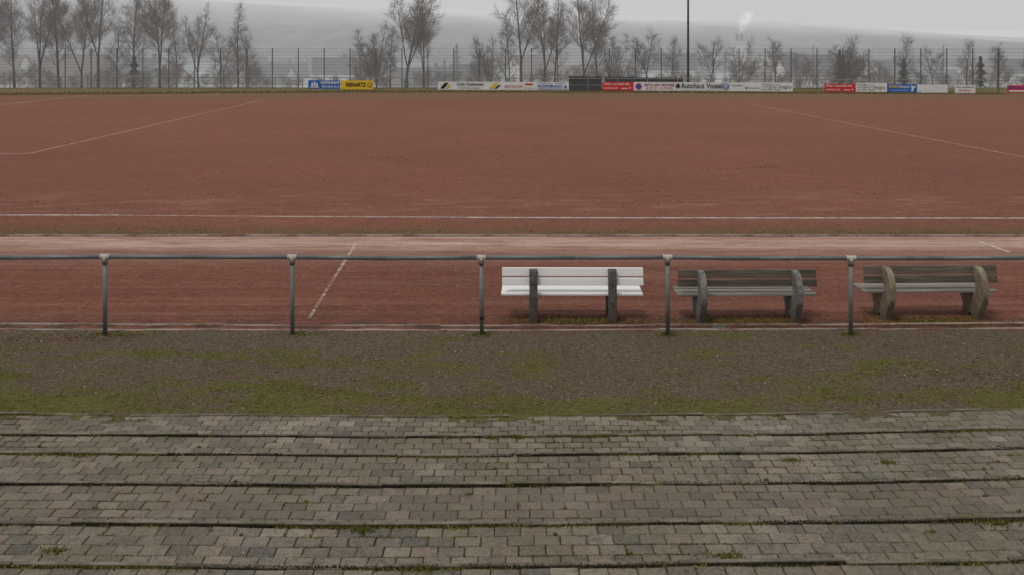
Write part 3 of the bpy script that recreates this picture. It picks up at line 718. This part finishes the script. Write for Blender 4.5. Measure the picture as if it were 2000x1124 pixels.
# ---------------------------------------------------------------- trees
def grow(seed,H,W,leaders=1,forkh=.0,leafy=.1,nl=24,r0=.11,first=.2,stems=1,dens=1.0,shrub=False):
    rnd=random.Random(seed);T=MB();C=MB()
    def rv(s=1): return Vector((rnd.gauss(0,s),rnd.gauss(0,s),rnd.gauss(0,s)))
    def walk(m,p,d,L,r,r1,n,jit,up,sides):
        pts=[p];dd=d.normalized()
        for i in range(n):
            dd=(dd+rv(jit)+Vector((0,0,up))).normalized();q=pts[-1]+dd*(L/n)
            ra=r+(r1-r)*i/n;rb=r+(r1-r)*(i+1)/n
            m.tube(pts[-1],q,ra,rb,sides,0,rnd.random(),False);pts.append(q)
        return pts,dd
    def at(pts,t):
        f=t*(len(pts)-1);j=min(len(pts)-2,int(f));return pts[j].lerp(pts[j+1],f-j),(pts[j+1]-pts[j]).normalized()
    def leaf_(c):
        s=rnd.uniform(.02,.04);a=rv().normalized()*s;b=a.orthogonal().normalized()*s;C.poly([c-a,c-b*.6,c+a,c+b*.6],1,rnd.random())
    def side(p,d,az,el):
        o=d.orthogonal().normalized();o=Matrix.Rotation(az,3,d)@o
        return (d*math.sin(el)+o*math.cos(el)).normalized()
    def lateral(p,d,L,r):
        pts,_=walk(C,p,d,L,r,.006,5,.05,.09,4)
        for i in range(max(6,int(L*8*dens))):
            t=rnd.uniform(.12,1);q,dd=at(pts,t)
            L2=L*rnd.uniform(.3,.6)*(1.15-t*.5)
            p2,_=walk(C,q,side(q,dd,rnd.uniform(0,6.28),rnd.uniform(.75,1.1)),L2,.007,.004,2,.04,.09,3)
            for j in range(max(4,int(L2*11*dens))):
                t2=rnd.uniform(.1,1);q2,d3=at(p2,t2)
                p3,_=walk(C,q2,side(q2,d3,rnd.uniform(0,6.28),rnd.uniform(.8,1.15)),rnd.uniform(.25,.7),.0052,.003,1,.04,.08,3)
                if rnd.random()<leafy: leaf_(p3[-1]+rv(.03))
                if rnd.random()<leafy: leaf_(p3[0].lerp(p3[-1],rnd.random())+rv(.04))
    def leader(p,d,L,r,zf,nl,Wd):
        pts,_=walk(T,p,d,L,r,.014,12,.022,.03,7)
        az=rnd.uniform(0,6.28)
        for i in range(nl):
            t=zf+(1-zf)*((i+rnd.random()*.7)/nl)**.9
            t=min(t,.99);q,dd=at(pts,t);az+=2.4+rnd.uniform(-.5,.5)
            tt=(t-zf)/(1-zf+1e-6)
            Ll=Wd*(.55+.55*math.sin(math.pi*min(1,tt*.9+.25)))*(1-tt*.42)*rnd.uniform(.6,1.15)
            lateral(q,side(q,dd,az,rnd.uniform(.55,.95)+tt*.15),Ll,max(.011,r*(1-t)*.32+.006))
    for s in range(stems):
        b=Vector((0,0,-.4)) if stems==1 else Vector((rnd.uniform(-.25,.25),rnd.uniform(-.25,.25),-.4))
        lean=.03 if stems==1 else .28
        d=Vector((rnd.gauss(0,lean),rnd.gauss(0,lean),1)).normalized()
        hh=H*(1 if s==0 else rnd.uniform(.65,1))
        if leaders==1: leader(b,d,hh+.4,r0/stems**.35,first,nl,W)
        else:
            pts,dd=walk(T,b,d,hh*forkh+.4,r0,r0*.8,4,.02,.03,8)
            az=rnd.uniform(0,6.28)
            for k in range(leaders):
                e=side(pts[-1],dd,az+k*6.28/leaders+rnd.uniform(-.3,.3),1.24 if k else 1.44)
                leader(pts[-1],e,(hh*(1-forkh))*(1 if k==0 else rnd.uniform(.75,.95)),r0*(.7 if k==0 else .5),.08 if forkh>.2 else .2,nl,W)
    zm=max(v[2] for v in C.v);k=H/zm
    for M_ in(T,C): M_.v=[(a,b,c*k if c>0 else c) for a,b,c in M_.v]
    return T.mesh('trunk',[M_stwig if shrub else M_bark]),C.mesh('crown',[M_stwig if shrub else M_twig,M_cleaf])
VAR={
 'tall1':(grow(11,10,2.3,2,.25,.08,26,.13),10),'tall2':(grow(23,10,2.2,1,0,.08,42,.12,.22),10),'tall3':(grow(37,10,2.1,3,.18,.10,20,.13),10),
 'tall4':(grow(41,10,2.6,2,.15,.18,28,.13),10),
 'narrow':(grow(52,8.5,1.7,1,0,.2,38,.10,.15),8.5),
 'brown':(grow(61,6.5,2.0,1,0,.5,16,.08,.12,3),6.5),'brown2':(grow(67,5.5,1.8,1,0,.6,16,.07,.1,3),5.5),
 'small1':(grow(71,5.2,1.6,2,.25,.04,15,.07),5.2),'small2':(grow(77,5.2,1.6,1,0,.08,26,.07,.2),5.2),
 'shrub':(grow(83,3.0,.95,1,0,.12,7,.02,.08,6,.75,True),3.0),'shrub2':(grow(89,3.0,.95,1,0,.25,7,.02,.08,6,.75,True),3.0)}
TREES=[(-8,'tall1',11.5,96),(30,'tall2',10.4,98),(78,'tall3',11.2,95),(116,'tall2',11.2,97),(160,'tall4',10.4,98),(192,'tall1',12,95),(262,'tall2',10.8,95.5),(312,'tall4',11.4,95),(345,'narrow',7.5,98),(228,'small2',6.5,98),
 (388,'tall3',8.2,96),(465,'narrow',8.3,95),(438,'small1',6,98),(485,'small2',5.5,97),(733,'brown',6.7,95),(793,'tall3',11.2,94.5),(828,'tall4',9.4,95.5),(762,'small2',6,97),(708,'brown2',5.4,96),
 (958,'brown',5.2,95),(1018,'tall1',11.2,94.5),(1062,'tall3',10,96),(1082,'tall2',9.6,97),(1140,'tall4',10.8,94),(1196,'brown',6.2,94.5),(1168,'tall2',8.8,96),(935,'small2',5.2,97),(995,'narrow',7.6,96),
 (1262,'small1',6,94.5),(1312,'small2',5.2,95),(1388,'small1',5.3,94),(1443,'brown2',5.1,94.5),(1515,'small1',5.2,94),(1563,'shrub',4.0,94),(1645,'brown2',5.3,93),(1665,'brown',4.9,94),
 (1768,'small2',5.3,93),(1822,'small1',4.3,95),(1888,'small2',4.9,93),(1948,'small1',4.6,93),(1720,'shrub',3.2,94),(1240,'small2',4.6,97),(2010,'small2',4.8,93),(-60,'tall3',10,96),(2070,'small1',5,93),(-110,'tall2',10,96)]
GL={'tall1':'tall bare winter tree behind the wire fence','tall2':'tall slender bare tree with upright limbs','tall3':'tall bare tree with forked stems','tall4':'tall spreading bare tree with few brown leaves',
'narrow':'narrow bare tree with a few brown leaves','brown':'multi-stemmed tree keeping dry brown leaves','brown2':'dense small tree with dry brown leaves','small1':'small pale bare tree behind the wire fence','small2':'small bare tree with thin twigs',
'shrub':'low bare shrub behind the wire fence','shrub2':'low tangled shrub with dry brown leaves'}
def plant(px,var,h,d):
    (tm,cm),h0=VAR[var];x=(px-1000)/2000*d;d2=max(d,D0+SL*x+4.5)
    x=(px-1000)/2000*d2
    s=h/h0;kind='shrub' if var.startswith('shrub') else 'tree'
    e=mk('shrub' if kind=='shrub' else 'bare_tree',None,label=GL[var],category=kind,group='bare trees and shrubs behind the fence',loc=(x,d2,-.1))
    sq=U(.92,1.05) if not kind=='shrub' else U(1.2,1.7)
    e.scale=(s*sq,s*sq,s);e.rotation_euler=(0,0,R()*6.28)
    mk('trunk',tm,e);mk('crown',cm,e)
for t in TREES: plant(*t)
for px in range(-40,2060,26):
    if 520<px<680 and R()<.5: continue
    h=U(1.5,2.8) if px<520 or 900<px<1250 else (U(1.0,1.5) if px<690 else U(1.1,2.3))
    plant(px+U(-12,12),'shrub' if R()<.6 else 'shrub2',h,U(94,101))
def conifer(px,d,h,w_,label):
    rnd=random.Random(int(px));C=MB()
    for _ in range(1800):
        t=rnd.random()**.8;z=t*h+.2;rr=w_*(1-t)**.8*(.6+.4*math.sin(z*9))*math.sqrt(rnd.random());a=rnd.uniform(0,6.28)
        c=Vector((rr*math.cos(a),rr*math.sin(a),z-.25*rr));u=Vector((math.cos(a),math.sin(a),-.35))*.16;v=Vector((-math.sin(a),math.cos(a),0))*.06
        C.poly([c-u,c+v,c+u,c-v],0,rnd.random())
    T=MB();T.tube((0,0,-.5),(0,0,h*.9),.09,.02,6)
    x=(px-1000)/2000*d
    e=mk('conifer_tree' if h>3 else 'evergreen_bush',None,label=label,category='tree' if h>3 else 'bush',loc=(x,d,prof(d)))
    mk('trunk',T.mesh('trunk',[M_bark]),e);mk('crown',C.mesh('crown',[M_green]),e)
conifer(892,150,9.5,3.0,'dark conifer fading into the mist');conifer(868,160,8,2.6,'dark conifer fading into the mist')
conifer(1765,97,2.6,1.0,'dark evergreen bush behind the fence');conifer(1915,97,2.8,1.1,'dark evergreen bush behind the fence');conifer(1640,97,3.4,1.2,'dark conical evergreen behind the fence')
conifer(262,97,2.9,1.2,'dark evergreen bush behind the fence')

# ---------------------------------------------------------------- town in the valley
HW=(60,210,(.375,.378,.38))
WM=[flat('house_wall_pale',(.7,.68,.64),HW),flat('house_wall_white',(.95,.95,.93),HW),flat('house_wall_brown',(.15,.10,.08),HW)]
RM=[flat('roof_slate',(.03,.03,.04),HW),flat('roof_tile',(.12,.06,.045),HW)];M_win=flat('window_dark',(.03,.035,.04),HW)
def house(x,y,L,W,h,rt,wm,rm,rot,lbl):
    zb=gh(x,y);e=mk('house',None,label=lbl,category='house',group='misty houses in the valley',loc=(x,y,zb));e.rotation_euler=(0,0,rot)
    m=MB();m.box(-L/2,L/2,-W/2,W/2,-2,h)
    for sx in(-L/2,L/2):
        m.poly([(sx,-W/2,h),(sx,W/2,h),(sx,0,h+rt)])
    m.obj('wall',[wm],e)
    m=MB();o=.5;d=.18
    for s in(-1,1):
        m.poly([(-L/2-o,s*(W/2+o),h-o*rt/(W/2)+d),(L/2+o,s*(W/2+o),h-o*rt/(W/2)+d),(L/2+o,0,h+rt+d),(-L/2-o,0,h+rt+d)])
        m.poly([(-L/2-o,s*(W/2+o),h-o*rt/(W/2)),(L/2+o,s*(W/2+o),h-o*rt/(W/2)),(L/2+o,s*(W/2+o),h-o*rt/(W/2)+d),(-L/2-o,s*(W/2+o),h-o*rt/(W/2)+d)])
    m.box(L*.2,L*.2+.7,-.35,.35,h+rt*.6,h+rt+1.0)
    m.obj('roof',[rm],e)
    m=MB();n=max(2,int(L/3))
    for fl in range(max(1,int(h/2.7))):
        for i in range(n):
            cx=-L/2+(i+.5)*L/n;m.box(cx-.55,cx+.55,-W/2-.04,-W/2-.01,.9+fl*2.7,2.2+fl*2.7)
    m.obj('window',[M_win],e)
rnd=random.Random(5)
LB=['pale rendered house with dark roof in mist','white house with gabled roof in mist','brown house with gabled roof in mist']
for i in range(70):
    y=rnd.uniform(190,415);x=rnd.uniform(-.52,.54)*y
    k=rnd.choice((0,0,1,1,2))
    house(x,y,rnd.uniform(9,16),rnd.uniform(8,10),rnd.uniform(3,6),rnd.uniform(2.5,4.5),WM[k],RM[rnd.random()<.4],rnd.uniform(-.7,.7),LB[k])
house(-.173*230,230,9,9,6.2,3.2,WM[1],RM[0],.2,LB[1]);house(.153*215,215,10,9,7,3,WM[1],RM[0],-.1,LB[1])
house(.40*300,300,26,12,7.5,1.5,WM[0],RM[0],0,'long pale hall with flat gabled roof in mist')
fx,fy=.222*330,330;e=mk('factory',None,label='misty industrial tower with twin chimneys',category='factory',loc=(fx,fy,gh(fx,fy)))
m=MB();m.box(-9,9,-6,6,-2,9);m.box(-2.2,2.2,-2.5,2.5,9,13.6);m.box(-2.6,2.6,-2.9,2.9,13.6,14.0);m.obj('wall',[WM[0]],e)
for sx in(-.7,.7):
    m=MB();m.tube((0,0,13.5),(0,0,16.4),.5,.5,12);m.obj('chimney',[RM[0]],e,loc=(sx,0,0))
m=MB()
for i in range(6):
    for j in range(3): m.box(-8+i*2.8,-6.6+i*2.8,-6.05,-6.01,1+j*2.7,2.5+j*2.7)
m.obj('window',[M_win],e)
bm=bmesh.new()
bmesh.ops.create_icosphere(bm,subdivisions=3,radius=1)
me=bpy.data.meshes.new('steam_plume');bm.to_mesh(me);bm.free()
for v in me.vertices:
    x,y,z=v.co;t=(z+1)/2;v.co=(x*(1.2+2.6*t)-1.5+3.5*t,y*(1.2+2.6*t),(z+1)*4.0)
q=N('steam');tc=q.n('ShaderNodeTexCoord').outputs['Object'];nz=q.noise(tc,.5,6,.65)
sp=q.sep(tc);fall=q.math('SUBTRACT',1,q.math('MULTIPLY',sp[2],1/8.0))
r_=q.math('ABSOLUTE',q.math('SUBTRACT',sp[0],q.math('SUBTRACT',q.math('MULTIPLY',sp[2],.44),1.5)))
core=q.ramp(q.math('DIVIDE',r_,q.math('ADD',q.math('MULTIPLY',sp[2],.3),1.2)),[(.1,1),(.9,0)])
den=q.math('MULTIPLY',q.math('MULTIPLY',q.ramp(nz,[(.40,0),(.66,.34)]),core),q.math('ADD',fall,.2))
v=q.n('ShaderNodeVolumePrincipled');v.inputs['Color'].default_value=(.9,.9,.9,1);q.l(den,v.inputs['Density']);v.inputs['Emission Color'].default_value=(.78,.80,.83,1)
q.l(q.math('MULTIPLY',den,.6),v.inputs['Emission Strength']);q.l(v.outputs[0],q.out.inputs['Volume'])  # plume given a glow of its own in place of scattered daylight
me.materials.append(q.mat)
mk('steam_plume',me,kind='stuff',label='white steam drifting from the factory chimneys',category='steam',loc=(fx+1.5,fy,gh(fx,fy)+16))
print('faces',sum(len(m.polygons) for m in bpy.data.meshes))
